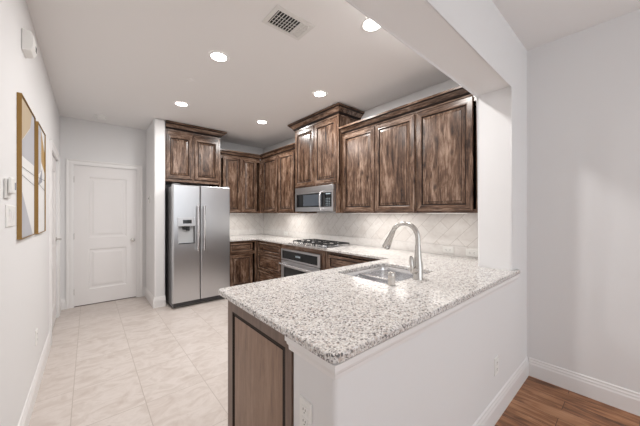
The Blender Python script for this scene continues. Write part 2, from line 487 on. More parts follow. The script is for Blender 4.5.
# doors ------------------------------------------------
def panel_ring(bm, x0, x1, z0, z1, y, prof, mis, cap=True):
    loops = []
    for ins, dep in prof:
        loops.append([(x0 + ins, y + dep, z0 + ins), (x1 - ins, y + dep, z0 + ins), (x1 - ins, y + dep, z1 - ins), (x0 + ins, y + dep, z1 - ins)])
    rings(bm, loops, 0, False, cap, mis=mis)
def house_door(name, w, h, loc, rot, label, panels, handle, hinge_x):
    root = bpy.data.objects.new(name, None); COL.objects.link(root)
    root.location = loc; root.rotation_euler = (0, 0, rot)
    root['kind'] = 'structure'; root['label'] = label; root['category'] = 'door'
    t = 0.036
    bm = bm_new()
    px0, px1 = panels[0][0], panels[0][1]
    zs = sorted([(p[2], p[3]) for p in panels])
    box(bm, 0.003, px0, 0, t, 0.012, h); box(bm, px1, w - .003, 0, t, 0.012, h)
    edges = [0.012] + [z for p in zs for z in p] + [h]
    for a, b in zip(edges[0::2], edges[1::2]): box(bm, px0, px1, 0, t, a, b)
    finish('door_slab', bm, 'door', root)
    for p in panels:
        bm = bm_new()
        panel_ring(bm, p[0], p[1], p[2], p[3], 0, [(0, 0.0), (0.006, 0.006), (0.014, 0.010), (0.034, 0.010), (0.060, 0.003), (0.066, 0.003)], [0] * 6)
        finish('door_panel', bm, 'door', root)
    bm = bm_new()     # casing: two legs and a head, swept as one moulding
    cw = 0.078
    prof = [(0, 0), (0, -.014), (.020, -.016), (.050, -.013), (.066, -.022), (cw, -.022), (cw, 0)]
    path = [(-.004, 0), (-.004, h + .012), (w + .004, h + .012), (w + .004, 0)]
    loops = []
    for i, (px, pz) in enumerate(path):
        lp = []
        for q, yy in prof:
            sx = -1 if i < 2 else 1
            lp.append((px + sx * q, yy - 0.010, pz + (q if i in (1, 2) else 0)))
        loops.append(lp)
    rings(bm, loops, 0, True, True)
    finish('door_casing', bm, 'white', root)
    bm = bm_new()     # jamb stops, set back behind the slab
    box(bm, 0, .003, 0.0, .10, 0, h + .01); box(bm, w - .003, w, 0.0, .10, 0, h + .01); box(bm, 0, w, 0.0, .10, h, h + .012)
    finish('door_jamb', bm, 'white', root)
    for z in (0.22, h * .5, h - .2):
        bm = bm_new(); lathe(bm, [(.006, z - .045), (.006, z + .045)], (hinge_x, -.006, 0), 10)
        finish('hinge', bm, 'chrome', root, smooth=True)
    hx, hz, kind = handle
    bm = bm_new()
    if kind == 'knob':
        lathe(bm, [(.030, 0), (.030, -.006), (.012, -.010), (.011, -.030), (.024, -.040), (.028, -.052), (.022, -.062), (.004, -.066)], (hx, 0, hz), 20, axis='Y')
        o = finish('knob', bm, 'chrome', root, smooth=True)
    else:
        lathe(bm, [(.028, 0), (.028, -.008), (.010, -.012), (.010, -.050)], (hx, 0, hz), 20, axis='Y')
        tube(bm, [(hx + .008, -.048, hz), (hx - .05, -.050, hz), (hx - .115, -.046, hz - .004)], [.009, .008, .006], 10)
        o = finish('lever', bm, 'chrome', root, smooth=True)
    bm = bm_new(); box(bm, .003, w - .003, .004, .034, 0.0005, .011)
    finish('door_sweep', bm, 'threshold', root)
    return root
house_door('door_1', D1B - D1A, 2.055, (D1A, YH + .012, 0), 0, 'white two-panel door at the far end of the hall with round knob',
           [(.165, .625, .235, .83), (.165, .625, 1.00, 1.90)], (.705, .935, 'knob'), -0.001)
# left-wall door faces +X: local -Y turns to +X with a quarter turn
house_door('door_2', D2B - D2A, 2.035, (XL - .012, D2A, 0), PI / 2, 'white panel door in the left wall with lever handle',
           [(.16, .74, .22, .80), (.16, .74, 0.96, 1.88)], (.83, 1.03, 'lever'), -0.001)

# backsplash -------------------------------------------
bm = bm_new()
box(bm, XR - .010, XR, HW1, YK, 1.036, 1.366); box(bm, 1.75, XR - .010, YK - .010, YK, 1.036, 1.366)
o = finish('backsplash', bm, 'splash'); struct(o, 'cream stone backsplash tiles laid on the diagonal', 'backsplash')
bm = bm_new()
box(bm, XR - .012, XR, HW1, YK, .931, 1.034); box(bm, 1.75, XR - .012, YK - .012, YK, .931, 1.034)
o = finish('trim_2', bm, 'border'); struct(o, 'straight pale stone strip at the foot of the backsplash', 'backsplash border')

# ------------------------------------------------------------------ cabinets
CROWN = [(0, 0), (.006, 0), (.008, .014), (.016, .018), (.022, .032), (.040, .050), (.056, .062), (.060, .070), (.068, .072), (.068, .092), (0, .092)]
BIGCROWN = [(0, 0), (.006, 0), (.008, .018), (.018, .024), (.026, .044), (.050, .070), (.068, .084), (.074, .094), (.084, .096), (.084, .118), (0, .118)]
def crown(parent, path, z, prof=CROWN):
    bm = bm_new(); sweep(bm, path, [(o, z + h) for o, h in prof], 0, (0, 2, 3, 6, 7))
    return finish('crown', bm, ['wx', 'glaze'], parent)
FR = 0.058
def cab_door(parent, x0, x1, z0, z1, name='door', fr=FR, wood_v='wz', raised=True):
    """raised-panel front, overlay on the face frame; local front is -Y"""
    bm = bm_new()
    t = 0.020
    # back and outer edge, then face ring, then dark glazed groove
    loops = [(0.0, 0.0), (0.0, -t + .004), (.004, -t), (fr - .014, -t), (fr - .008, -t - .001), (fr - .003, -t + .003), (fr, -t + .010)]
    mis = [0, 0, 0, 0, 0, 2]
    panel_ring(bm, x0, x1, z0, z1, 0, loops, mis, cap=False)
    # give the top and bottom rails level grain
    for f in bm.faces:
        if f.material_index == 0:
            c = f.calc_center_median()
            if c.z < z0 + fr or c.z > z1 - fr: f.material_index = 1
    d = finish(name, bm, [wood_v, 'wx', 'glaze'], parent)
    bm = bm_new()
    p = [(fr, -t + .010), (fr + .007, -t + .010), (fr + .030, -t + .004), (fr + .033, -t + .001)] if raised else [(fr, -t + .011), (fr + .004, -t + .010)]
    panel_ring(bm, x0, x1, z0, z1, 0, p, [1, 0, 1, 0] if raised else [1, 0])
    finish('panel', bm, [wood_v, 'glaze'], d)
    return d
def carcass(parent, w, d, z0, z1, opening=None, top=True, toe=0.0, fr=0.035, back=True):
    """hollow box with a face frame; opening = list of rails' z to leave out"""
    bm = bm_new(); t = .018
    box(bm, 0, t, .002, d, z0, z1); box(bm, w - t, w, .002, d, z0, z1)
    box(bm, t, w - t, .002, d, z0, z0 + t)
    if top: box(bm, t, w - t, .002, d, z1 - t, z1)
    if back: box(bm, t, w - t, d - .008, d, z0 + t, z1 - t)
    return finish('body', bm, ['wz'], parent)
def face_frame(parent, w, z0, z1, xs, zs, fr=.036):
    """stiles at the sides and at xs, rails at zs"""
    bm = bm_new()
    box(bm, 0, fr, -.0005, .019, z0, z1); box(bm, w - fr, w, -.0005, .019, z0, z1)
    for x in xs: box(bm, x - fr / 2, x + fr / 2, -.0005, .019, z0, z1)
    for a, b in zs: box(bm, fr, w - fr, .0, .0185, a, b, 1)
    return finish('face_frame', bm, ['wz', 'wx'], parent)
R = -PI / 2
UZ0, UZ1 = 1.366, 2.368
G_UP = 'upper kitchen cabinets'
def upper(name, label, loc, rot, w, d, h, doors, crown_path=None, prof=CROWN, door_z=(0.018, None), frame_x=()):
    t = thing(name, label, 'cabinet', loc, rot)
    carcass(t, w, d, 0, h)
    face_frame(t, w, 0, h, list(frame_x), [(0, .03), (h - .05, h)])
    for a, b in doors: cab_door(t, a, b, door_z[0], (door_z[1] or h - .012))
    if crown_path: crown(t, crown_path, h, prof)
    return t
XF = 2.50
FD = XR - XF
upper('wall_cabinet', 'single-door knotty wood upper cabinet beside the white column', (XF, 1.452, UZ0), R, 1.452 - .8615, FD, UZ1 - UZ0,
      [(0.012, .532)], [(0, 0), (1.452 - .8615, 0)])
upper('wall_cabinet', 'two-door knotty wood upper cabinet between the microwave and single-door cabinet', (XF, 2.488, UZ0), R, 2.488 - 1.453, FD, UZ1 - UZ0,
      [(0.014, .522), (.532, 1.026)], [(0, 0), (2.488 - 1.453, 0)], frame_x=[.527])
# taller cabinet over the microwave, its side panels reaching down
t = thing('wall_cabinet', 'tall two-door upper cabinet directly over the microwave with big crown', 'cabinet', (2.43, 3.452, 1.742), R)
w, d, h = 3.452 - 2.489, XR - 2.43, 2.612 - 1.742
carcass(t, w, d, 0, h); face_frame(t, w, 0, h, [.487], [(0, .03), (h - .06, h)])
cab_door(t, .030, .478, .022, h - .02); cab_door(t, .494, .940, .022, h - .02)
crown(t, [(0, d), (0, 0), (w, 0), (w, d)], h, BIGCROWN)
boxes('side_panel', [(0, .045, .01, d, UZ0 - 1.742, -.001)], 'wz', t)
boxes('side_panel', [(w - .062, w, .004, d, UZ0 - 1.742, -.001)], 'wz', t)
upper('wall_cabinet', 'two-door upper cabinet left of the microwave in the back corner', (XF, 4.668, UZ0), R, 4.668 - 3.453, FD, UZ1 - UZ0,
      [(.095, .580), (.650, 1.105)], [(0, 0), (4.668 - 3.453, 0)], frame_x=[.615])
YU = 4.67
upper('wall_cabinet', 'two-door upper cabinet on the back wall right of the refrigerator', (1.70, YU, UZ0), 0, XF - 1.70, YK - YU, UZ1 - UZ0,
      [(.062, .378), (.414, .702)], [(0, 0), (XF - .030 - 1.70, 0)], frame_x=[.396])
# corner column behind both runs fills the blind corner (part of the back cabinet)
YF = 4.585
t = thing('wall_cabinet', 'two-door upper cabinet over the stainless refrigerator', 'cabinet', (.868, YF, 1.845), 0)
w, d, h = 1.690 - .868, YK - YF, 2.612 - 1.845
carcass(t, w, d, 0, h); face_frame(t, w, 0, h, [.392], [(0, .04), (h - .06, h)])
cab_door(t, .012, .376, .045, h - .055); cab_door(t, .410, .788, .045, h - .055)
crown(t, [(0, 0), (w, 0), (w, d)], h, BIGCROWN)

# base cabinets -----------------------------------------
XBF = 2.235                    # face of the right-hand base run
BZ = 0.900
def base(name, label, loc, rot, w, d, fronts, drawers=(), stiles=(), rails=(), carc=True, top=False):
    t = thing(name, label, 'cabinet', loc, rot)
    if carc: carcass(t, w, d, .10, BZ, top=top)
    face_frame(t, w, .10, BZ, list(stiles), [(.10, .135), (BZ - .03, BZ)] + list(rails))
    boxes('toe_kick', [(0.001, w - .001, .06, .075, 0, .0995)], 'carcass', t)
    for f in fronts: cab_door(t, *f)
    for x0, x1, z0, z1 in drawers: cab_door(t, x0, x1, z0, z1, 'drawer', .032, 'wx')
    return t
BD = XR - XBF - .002
base('base_cabinet', 'three-drawer base cabinet left of the wall oven in the corner', (XBF, 4.318, 0), R, 4.318 - 3.535, BD, [],
     [(.062, .768, .715, .866), (.062, .768, .420, .690), (.062, .768, .125, .395)], rails=[(.69, .715), (.395, .42)])
base('base_cabinet', 'base cabinet with false drawer front right of the oven', (XBF, 2.470, 0), R, 2.470 - 1.505, BD,
     [(.02, .475, .125, .66), (.485, .94, .125, .66)], [(.02, .94, .69, .858)], rails=[(.66, .69)])
base('base_cabinet', 'one-door one-drawer base cabinet beside the refrigerator', (1.742, 4.335, 0), 0, XBF - 1.742, YK - 4.335 - .002,
     [(.012, .405, .125, .672)], [(.012, .405, .718, .862)], rails=[(.672, .718)])
# oven housing: open front
t = thing('oven_cabinet', 'dark wood base cabinet framing the built-in oven', 'cabinet', (XBF, 3.532, 0), R)
w = 3.532 - 2.473
carcass(t, w, BD, .10, BZ)
for a, b in ((0, .024), (w - .125, w - .055), (w - .045, w)): boxes('stile', [(a, b, 0, .02, .10, BZ)], 'wz', t)
for a, b in ((.838, BZ), (.10, .135)): boxes('rail', [(.024, w - .125, 0, .02, a, b)], 'wx', t)
boxes('toe_kick', [(0.001, w - .001, .06, .075, 0, .0995)], 'carcass', t)
# peninsula cabinet: kitchen side faces +Y, its finished end shows
t = thing('peninsula_cabinet', 'brown peninsula base cabinet with framed end panel under granite', 'cabinet', (2.20, 1.490, 0), PI)
w, d = 2.20 - .612, 1.490 - HW1 - .006
carcass(t, w, d, .10, BZ, top=False)
face_frame(t, w, .10, BZ, [.53, 1.06], [(.10, .135), (BZ - .03, BZ), (.66, .69)])
boxes('toe_kick', [(0.001, w - .001, .06, .075, 0, .0995)], 'carcass', t)
for k in range(3):
    a = .02 + k * .525
    cab_door(t, a, a + .50, .125, .66); cab_door(t, a, a + .50, .69, .862, 'drawer', .032, 'wx')
ep = bpy.data.objects.new('end_panel', None)
bm = bm_new()                  # framed end, built in local X-Z of the cabinet's far side (x = w)
def end_ring(bm, loops, mis, cap):
    y0, y1, z0, z1 = 0.0, d + .0, 0.0, BZ
    ls = []
    for iy0, iy1, iz, dep in loops:
        ls.append([(w + dep, y0 + iy0, z0 + iz), (w + dep, y1 - iy1, z0 + iz), (w + dep, y1 - iy1, z1 - iz), (w + dep, y0 + iy0, z1 - iz)])
    rings(bm, ls, 0, False, cap, mis=mis)
end_ring(bm, [(0, 0, 0, .001), (0, 0, 0, .020), (.062, .042, .070, .020), (.068, .050, .076, .0185), (.080, .066, .088, .0145)], [0, 0, 1, 1], False)
e = finish('end_frame', bm, ['pframe', 'glaze'], t)
bm = bm_new(); end_ring(bm, [(.080, .066, .088, .0145), (.084, .070, .092, .015)], [1, 0], True)
finish('panel', bm, ['panel', 'glaze'], e)
bpy.data.objects.remove(ep)

# ------------------------------------------------------------------ countertop, sink, faucet
CT = 0.931
XI = 2.205
XE = .556
outl = []
def arc(cx, cy, r, a0, a1, n=6):
    return [(cx + r * math.cos(math.radians(a0 + (a1 - a0) * k / n)), cy + r * math.sin(math.radians(a0 + (a1 - a0) * k / n))) for k in range(n + 1)]
outl += arc(XE + .03, 1.562 - .03, .03, 90, 180) + arc(XE + .035, .590 + .035, .035, 180, 270)
outl += arc(2.515 - .012, .590 + .012, .012, 270, 360) + [(2.515, HW0 - .001), (2.418, HW0 - .001), (2.418, HW1 + .001), (XR - .013, HW1 + .001), (XR - .013, YK - .013), (1.738, YK - .013), (1.738, 4.300)]
outl += [(XI, 4.300), (XI, 1.562)]
SX0, SX1, SY0, SY1 = 1.385, 1.972, .988, 1.455
hole = rrect(SX0, SX1, SY0, SY1, .045, 8)
top = flat('countertop', outl, [hole], .9015, CT, 'granite', .007)
tag(top, 'speckled pale granite countertop running along peninsula and back walls', 'countertop')

sk = thing('sink', 'stainless double-bowl undermount sink in the granite peninsula', 'sink', ((SX0 + SX1) / 2, (SY0 + SY1) / 2, .901))
hx, hy = (SX1 - SX0) / 2, (SY1 - SY0) / 2
# one outer rim, low divide
bm = bm_new()
L = []
for ins, z, r in ((-.018, .0, .06), (-.002, .0, .047), (.003, -.010, .045), (.006, -.030, .045)):
    L.append([(x, y, z) for x, y in rrect(-hx + ins, hx - ins, -hy + ins, hy - ins, r, 8)])
rings(bm, L, 0, False, False)
rim = finish('rim', bm, 'bright', sk, smooth=True, angle=50)
mid = -.02
for nm, (a, b) in (('basin', (-hx + .006, mid - .008)), ('basin', (mid + .008, hx - .006))):
    bm = bm_new(); L = []
    for ins, z, r in ((0, -.030, .045), (.006, -.16, .05), (.018, -.182, .05), (.045, -.190, .04)):
        L.append([(x, y, z) for x, y in rrect(a + ins, b - ins, -hy + .006 + ins, hy - .006 - ins, r, 8)])
    rings(bm, L, 0, False, True)
    bo = finish(nm, bm, 'bright', sk, smooth=True, angle=50)
    bm = bm_new()
    lathe(bm, [(.043, -.1895), (.043, -.187), (.036, -.186), (.030, -.188), (.004, -.188)], ((a + b) / 2, 0, 0), 24)
    finish('drain', bm, 'chrome', bo, smooth=True)
boxes('divider', [(mid - .012, mid + .012, -hy + .008, hy - .008, -.060, -.018)], 'bright', sk, 0.006)

FX, FY = 1.647, .944
fc = thing('faucet', 'brushed nickel gooseneck pull-down kitchen faucet at the sink', 'faucet', (FX, FY, CT))
bm = bm_new()
lathe(bm, [(.036, 0), (.036, .006), (.033, .010), (.032, .075), (.030, .10), (.0245, .13), (.0205, .17), (.0175, .22)], seg=24)
finish('body', bm, 'chrome', fc, smooth=True)
pts = [(0, 0, .21)]; R0 = .100
zc = .262
pts += [(0, 0, .235)]
for k in range(0, 15):
    a = PI * k / 14 * .88
    pts.append((0, R0 - R0 * math.cos(a), zc + R0 * math.sin(a)))
bm = bm_new(); tube(bm, pts, .0155, 16)
finish('spout', bm, 'chrome', fc, smooth=True)
e0, e1 = Vector(pts[-2]), Vector(pts[-1]); dr = (e1 - e0).normalized()
bm = bm_new()
tube(bm, [e1 - dr * .004, e1 + dr * .006, e1 + dr * .03, e1 + dr * .08, e1 + dr * .126, e1 + dr * .133], [.0165, .019, .0195, .0245, .030, .026], 18)
sh = finish('spray_head', bm, 'chrome', fc, smooth=True)
bm = bm_new(); tube(bm, [e1 + dr * .132, e1 + dr * .1345], [.023, .023], 18)
finish('nozzle', bm, 'blackm', sh, smooth=True)
bm = bm_new()
tube(bm, [(-.01, 0, .060), (-.054, .006, .062)], [.022, .022], 16)
tube(bm, [(-.046, .006, .062), (-.056, .010, .085), (-.056, .014, .118), (-.050, .018, .146), (-.047, .020, .153)], [.013, .014, .016, .013, .005], 12, flat=.8)
finish('handle', bm, 'chrome', fc, smooth=True)

sd = thing('soap_dispenser', 'short brushed nickel cylinder beside the sink left of the faucet', 'dispenser', (1.378, .962, CT))
bm = bm_new(); lathe(bm, [(.025, 0), (.025, .004), (.0215, .007), (.0215, .050)], seg=22)
finish('base', bm, 'chrome', sd, smooth=True)
bm = bm_new(); lathe(bm, [(.022, .0505), (.023, .054), (.023, .073), (.020, .077), (.004, .078)], seg=22)
finish('cap', bm, 'chrome', sd, smooth=True)

# ------------------------------------------------------------------ refrigerator
fx0, fx1, fyf = .898, 1.722, 4.245
fr = thing('refrigerator', 'stainless side-by-side refrigerator with water dispenser beside the white wall', 'refrigerator', (fx0, fyf, 0))
W = fx1 - fx0; FH = 1.772; sp = .372
boxes('body', [(0.004, W - .004, .075, .88, .035, FH - .022)], 'sidesteel', fr, .004)
DX0, DX1, DZ0, DZ1 = .060, .308, .900, 1.300
bm = bm_new()
zb = .085
# freezer door with a through opening for the dispenser
def frame_door(bm, x0, x1, z0, z1, hx0, hx1, hz0, hz1, y0, y1):
    def lp(a, b, c, dd, y): return [(a, y, c), (b, y, c), (b, y, dd), (a, y, dd)]
    rings(bm, [lp(hx0, hx1, hz0, hz1, y1), lp(x0, x1, z0, z1, y1), lp(x0, x1, z0, z1, y0 + .012), lp(x0 + .004, x1 - .004, z0 + .004, z1 - .004, y0 + .003), lp(x0 + .012, x1 - .012, z0 + .012, z1 - .012, y0),
               lp(hx0, hx1, hz0, hz1, y0), lp(hx0, hx1, hz0, hz1, y1)], 0)
frame_door(bm, 0, sp - .003, zb, FH, DX0 + .004, DX1 - .004, DZ0 + .004, DZ1 - .004, 0, .070)
fdoor = finish('freezer_door', bm, 'steel', fr)
bm = bm_new(); box(bm, sp + .003, W, 0, .070, zb, FH)
rdoor = finish('fridge_door', bm, 'steel', fr, .010)
# dispenser
bm = bm_new()
box(bm, DX0, DX1, -.004, .012, 1.178, DZ1)
dp = finish('dispenser', bm, 'steelh', fdoor, .003)
boxes('dispenser_display', [(DX0 + .070, DX1 - .060, -.0055, -.003, 1.215, 1.268)], 'black', fdoor)
bm = bm_new()
y0, y1 = -.004, .050
rings(bm, [[(DX0, y0, DZ0), (DX1, y0, DZ0), (DX1, y0, 1.178), (DX0, y0, 1.178)],
           [(DX0 + .014, y0, DZ0 + .020), (DX1 - .014, y0, DZ0 + .020), (DX1 - .014, y0, 1.176), (DX0 + .014, y0, 1.176)],
           [(DX0 + .022, y1, DZ0 + .024), (DX1 - .022, y1, DZ0 + .024), (DX1 - .022, y1, 1.172), (DX0 + .022, y1, 1.172)]], 0, False, True, mis=[0, 1, 2])
finish('dispenser_cavity', bm, ['steelh', 'sidesteel', 'grey_liner'], fdoor)
boxes('dispenser_spout', [(DX0 + .070, DX0 + .115, .004, .046, 1.128, 1.177), (DX0 + .118, DX0 + .165, .004, .046, 1.110, 1.177)], 'blackm', fdoor, .006)
boxes('drip_tray', [(DX0 + .018, DX1 - .018, .0, .046, DZ0 + .025, DZ0 + .031)], 'blackm', fdoor)
for x, par, z0, z1 in ((sp - .045, fdoor, .815, 1.475), (sp + .045, rdoor, .815, 1.475)):
    bm = bm_new()
    tube(bm, [(x, -.002, z0 + .03), (x, -.048, z0 + .03)], .010, 10); tube(bm, [(x, -.002, z1 - .03), (x, -.048, z1 - .03)], .010, 10)
    tube(bm, [(x, -.050, z0), (x, -.056, z0 + .08), (x, -.058, (z0 + z1) / 2), (x, -.056, z1 - .08), (x, -.050, z1)], .0135, 14)
    finish('handle', bm, 'bright', par, smooth=True)
bm = bm_new()
box(bm, .01, W - .01, .050, .066, .022, .078)
for k in range(5): box(bm, .02, W - .02, .047, .051, .030 + k * .009, .034 + k * .009, 1)
finish('grille', bm, ['sidesteel', 'blackm'], fr)
for x in (.04, W - .04):
    bm = bm_new(); lathe(bm, [(.020, 0), (.020, .014), (.008, .018), (.008, .036)], (x, .10, 0), 14)
    finish('foot', bm, 'blackm', fr, smooth=True)
boxes('hinge_cover', [(.01, .10, .015, .12, FH + .001, FH + .014)], 'sidesteel', fr, .004)
boxes('hinge_cover', [(W - .10, W - .01, .015, .12, FH + .001, FH + .014)], 'sidesteel', fr, .004)

# ------------------------------------------------------------------ microwave (faces -X)
mw = thing('microwave', 'stainless over-the-range microwave under the tall cabinet', 'microwave', (2.395, 3.402, 1.388), R)
w, h = 3.402 - 2.556, 1.738 - 1.388
boxes('body', [(0.002, w - .002, .031, .415, 0.002, h - .002)], 'sidesteel', mw)
bm = bm_new()
dw = w * .79
def ring_front(bm, x0, x1, z0, z1, hx0, hx1, hz0, hz1, y0, y1):
    def lp(a, b, c, dd, y): return [(a, y, c), (b, y, c), (b, y, dd), (a, y, dd)]
    rings(bm, [lp(hx0, hx1, hz0, hz1, y1), lp(x0, x1, z0, z1, y1), lp(x0, x1, z0, z1, y0), lp(hx0, hx1, hz0, hz1, y0), lp(hx0, hx1, hz0, hz1, y1)], 0)
ring_front(bm, 0, dw, .003, h - .072, .035, dw - .002, .062, h - .096, 0, .030)
dr_ = finish('door', bm, 'steelh', mw)
boxes('window', [(.036, dw - .003, .006, .028, .063, h - .097)], 'black', dr_)
boxes('window_mesh', [(.20, dw - .060, .0048, .0058, .078, h - .112)], 'glasswin', dr_)
bm = bm_new()
ring_front(bm, dw + .002, w, .003, h - .072, dw + .003, w - .030, .062, h - .096, 0, .030)
cp = finish('control_panel', bm, 'steelh', mw)
boxes('keypad', [(dw + .004, w - .031, .004, .028, .063, h - .097)], 'black', cp)
bm = bm_new()
for r in range(5):
    for c in range(3): box(bm, dw + .030 + c * .032, dw + .046 + c * .032, .0026, .0045, .080 + r * .022, .087 + r * .022)
finish('key_print', bm, 'digit', cp)
boxes('clock_display', [(dw + .032, w - .055, .0026, .0045, h - .122, h - .108)], 'digit', cp)
boxes('vent_strip', [(0, w, 0, .030, h - .069, h)], 'steelh', mw, .003)
bm = bm_new()
x = dw - .030
tube(bm, [(x, .0, h - .082), (x, -.030, h - .088), (x, -.048, h - .115), (x, -.054, h * .48), (x, -.048, .060), (x, -.030, .035), (x, .0, .030)], [.010, .011, .011, .012, .011, .011, .010], 12)
finish('handle', bm, 'bright', dr_, smooth=True)

# ------------------------------------------------------------------ oven (faces -X)
ov = thing('oven', 'stainless built-in wall oven below the cooktop in the base cabinets', 'oven', (2.212, 3.506, .136), R)
w, h = 3.506 - 2.600, .836 - .136
boxes('body', [(.006, w - .006, .045, .56, .004, h - .006)], 'sidesteel', ov)
bm = bm_new(); ring_front(bm, 0, w, h - .162, h, .030, w - .052, h - .140, h - .024, 0, .022)
cp = finish('control_panel', bm, 'steelh', ov)
boxes('display', [(.031, w - .053, .003, .020, h - .139, h - .025)], 'black', cp)
for c in range(4): boxes('display_digit', [(.37 + c * .030, .388 + c * .030, .0015, .0035, h - .094, h - .070)], 'digit', cp)
bm = bm_new(); ring_front(bm, 0, w, .06, h - .172, .07, w - .07, .13, h - .262, 0, .040)
od = finish('oven_door', bm, 'steelh', ov)
boxes('oven_window', [(.071, w - .071, .004, .036, .131, h - .263)], 'black', od)
bm = bm_new()
zz = h - .215
tube(bm, [(.06, .001, zz), (.06, -.045, zz)], .010, 10); tube(bm, [(w - .06, .001, zz), (w - .06, -.045, zz)], .010, 10)
tube(bm, [(.03, -.050, zz), (w - .03, -.050, zz)], .013, 14)
finish('handle', bm, 'bright', od, smooth=True)
boxes('lower_trim', [(0, w, .002, .030, .002, .055)], 'steelh', ov)

# ------------------------------------------------------------------ cooktop
ck = thing('cooktop', 'stainless gas cooktop with black grates on the counter below the microwave', 'cooktop', (2.17, 2.47, CT + .0005))
cw, cl = .50, .80
bm = bm_new()
L = []
for ins, z in ((0, 0), (0, .006), (.012, .012), (.030, .009)):
    L.append([(x, y, z) for x, y in rrect(ins, cw - ins, ins, cl - ins, .018, 4)])
rings(bm, L, 0, True, True)
finish('tray', bm, 'bright', ck)
for bx, by, br_ in ((.15, .16, .042), (.36, .16, .036), (.26, .40, .055), (.15, .64, .036), (.36, .64, .042)):
    bm = bm_new(); lathe(bm, [(br_ + .012, .0095), (br_ + .012, .014), (br_, .018), (br_, .024)], (bx, by, 0), 20)
    bo = finish('burner', bm, 'bright', ck, smooth=True)
    bm = bm_new(); lathe(bm, [(br_ - .006, .0242), (br_ - .006, .031), (br_ - .012, .034), (.004, .034)], (bx, by, 0), 20)
    finish('burner_cap', bm, 'iron', bo, smooth=True)
for y0, y1 in ((.030, .278), (.284, .516), (.522, .770)):
    bm = bm_new(); x0, x1 = .075, .470; g = .008; z0, z1 = .030, .042
    box(bm, x0, x1, y0, y0 + g, z0, z1); box(bm, x0, x1, y1 - g, y1, z0, z1)
    box(bm, x0, x0 + g, y0, y1, z0, z1); box(bm, x1 - g, x1, y0, y1, z0, z1)
    ym = (y0 + y1) / 2
    for xx in (.15, .26, .36):
        box(bm, xx - g / 2, xx + g / 2, y0, y0 + .085, z0, z1 + .004); box(bm, xx - g / 2, xx + g / 2, y1 - .085, y1, z0, z1 + .004)
    for xx in (x0, x1 - g):
        for yy in (y0, y1 - g): box(bm, xx, xx + g, yy, yy + g, .0095, z0)
    finish('grate', bm, 'iron', ck, .002)
for k in range(5):
    bm = bm_new(); lathe(bm, [(.019, .0095), (.019, .014), (.015, .016), (.013, .034), (.004, .036)], (.042, .20 + k * .10, 0), 16)
    finish('knob', bm, 'chrome', ck, smooth=True)

# ------------------------------------------------------------------ wall fittings
def outlet(label, loc, rot, level=False, name='wall_outlet', group=None):
    t = thing(name, label, 'outlet', loc, rot, group)
    w, h = (.070, .115) if not level else (.115, .070)
    bm = bm_new()
    panel_ring(bm, -w / 2, w / 2, -h / 2, h / 2, 0, [(0, 0), (0, -.003), (.004, -.006), (.008, -.006)], [0] * 4)
    finish('plate', bm, 'plastic', t)
    for s in (-1, 1):
        bm = bm_new()
        c = s * .0205
        cx, cz = (c, 0) if level else (0, c)
        box(bm, cx - .0165, cx + .0165, -.0082, -.0055, cz - .0145, cz + .0145)
        rc = finish('receptacle', bm, 'plastic', t, .003)
        bm = bm_new()
        for dx in (-.0062, .0062):
            if level: box(bm, cx - .0035, cx + .0045, -.0087, -.0080, dx - .0012, dx + .0012)
            else: box(bm, cx + dx - .0012, cx + dx + .0012, -.0087, -.0080, cz - .001, cz + .007)
        if level: lathe(bm, [(.0022, -.0080), (.0022, -.0087)], (cx - .009, 0, 0), 8, axis='Y')
        else: lathe(bm, [(.0022, -.0080), (.0022, -.0087)], (0 + cx, 0, cz - .008), 8, axis='Y')
        finish('slot', bm, 'slot', rc)
    return t
# local -Y faces out
outlet('white outlet on the end of the half wall below the granite corner', (.5895, .770, .642), -PI / 2)
outlet('white outlet low on the long face of the half wall', (2.06, HW0 - .0005, .350), 0)
outlet('sideways outlet on the backsplash behind the faucet', (XR - .0125, 1.275, .985), -PI / 2, True)
outlet('sideways outlet on the backsplash against the white column', (XR - .0125, 1.045, .980), -PI / 2, True)
outlet('outlet on the far backsplash left of the cooktop', (XR - .0125, 4.30, .985), -PI / 2, True)
outlet('outlet low on the left wall below the pictures', (XL + .0005, 3.01, .41), PI / 2)

t = thing('light_switch', 'white three-gang switch plate on the left wall beside the first picture', 'switch', (XL + .0005, 2.09, 1.347), PI / 2)
bm = bm_new(); panel_ring(bm, -.092, .092, -.055, .055, 0, [(0, 0), (0, -.004), (.004, -.007), (.008, -.007)], [0] * 4)
finish('plate', bm, 'plastic', t)
for k in (-1, 0, 1):
    bm = bm_new(); x = k * .046
    vs = [(x - .0165, -.0065, -.033), (x + .0165, -.0065, -.033), (x + .0165, -.0065, .033), (x - .0165, -.0065, .033)]
    fs = [(x - .0165, -.0075, -.033), (x + .0165, -.0075, -.033), (x + .0165, -.0125, .033), (x - .0165, -.0125, .033)]
    rings(bm, [vs, fs], 0, False, True); finish('rocker', bm, 'white', t)
t = thing('thermostat', 'white boxy thermostat with small grey screen above the switch plate', 'thermostat', (XL + .0005, 2.02, 1.493), PI / 2)
boxes('wall_plate', [(-.055, .045, -.010, 0, -.060, .036)], 'vent', t, .006)
boxes('housing', [(-.045, .055, -.026, -.0105, -.036, .044)], 'plastic', t, .008)
boxes('screen', [(.018, .042, -.0272, -.0255, -.014, .022)], 'art_dark', t)
t = thing('door_chime', 'white box mounted high on the left wall near the ceiling', 'chime', (XL + .0005, 2.415, 2.35), PI / 2)
bm = bm_new()
prof = [(0, 0), (-.040, .012), (-.052, .035), (-.052, .105), (-.040, .128), (0, .135)]
rings(bm, [[(0, y, z) for y, z in prof], [(.13, y, z) for y, z in prof]], 0, True, True)
finish('housing', bm, 'plastic', t, .006)
bm = bm_new()
for k in range(4): box(bm, .075, .112, -.0535, -.0515, .042 + k * .009, .046 + k * .009)
finish('grille', bm, 'slot', t)
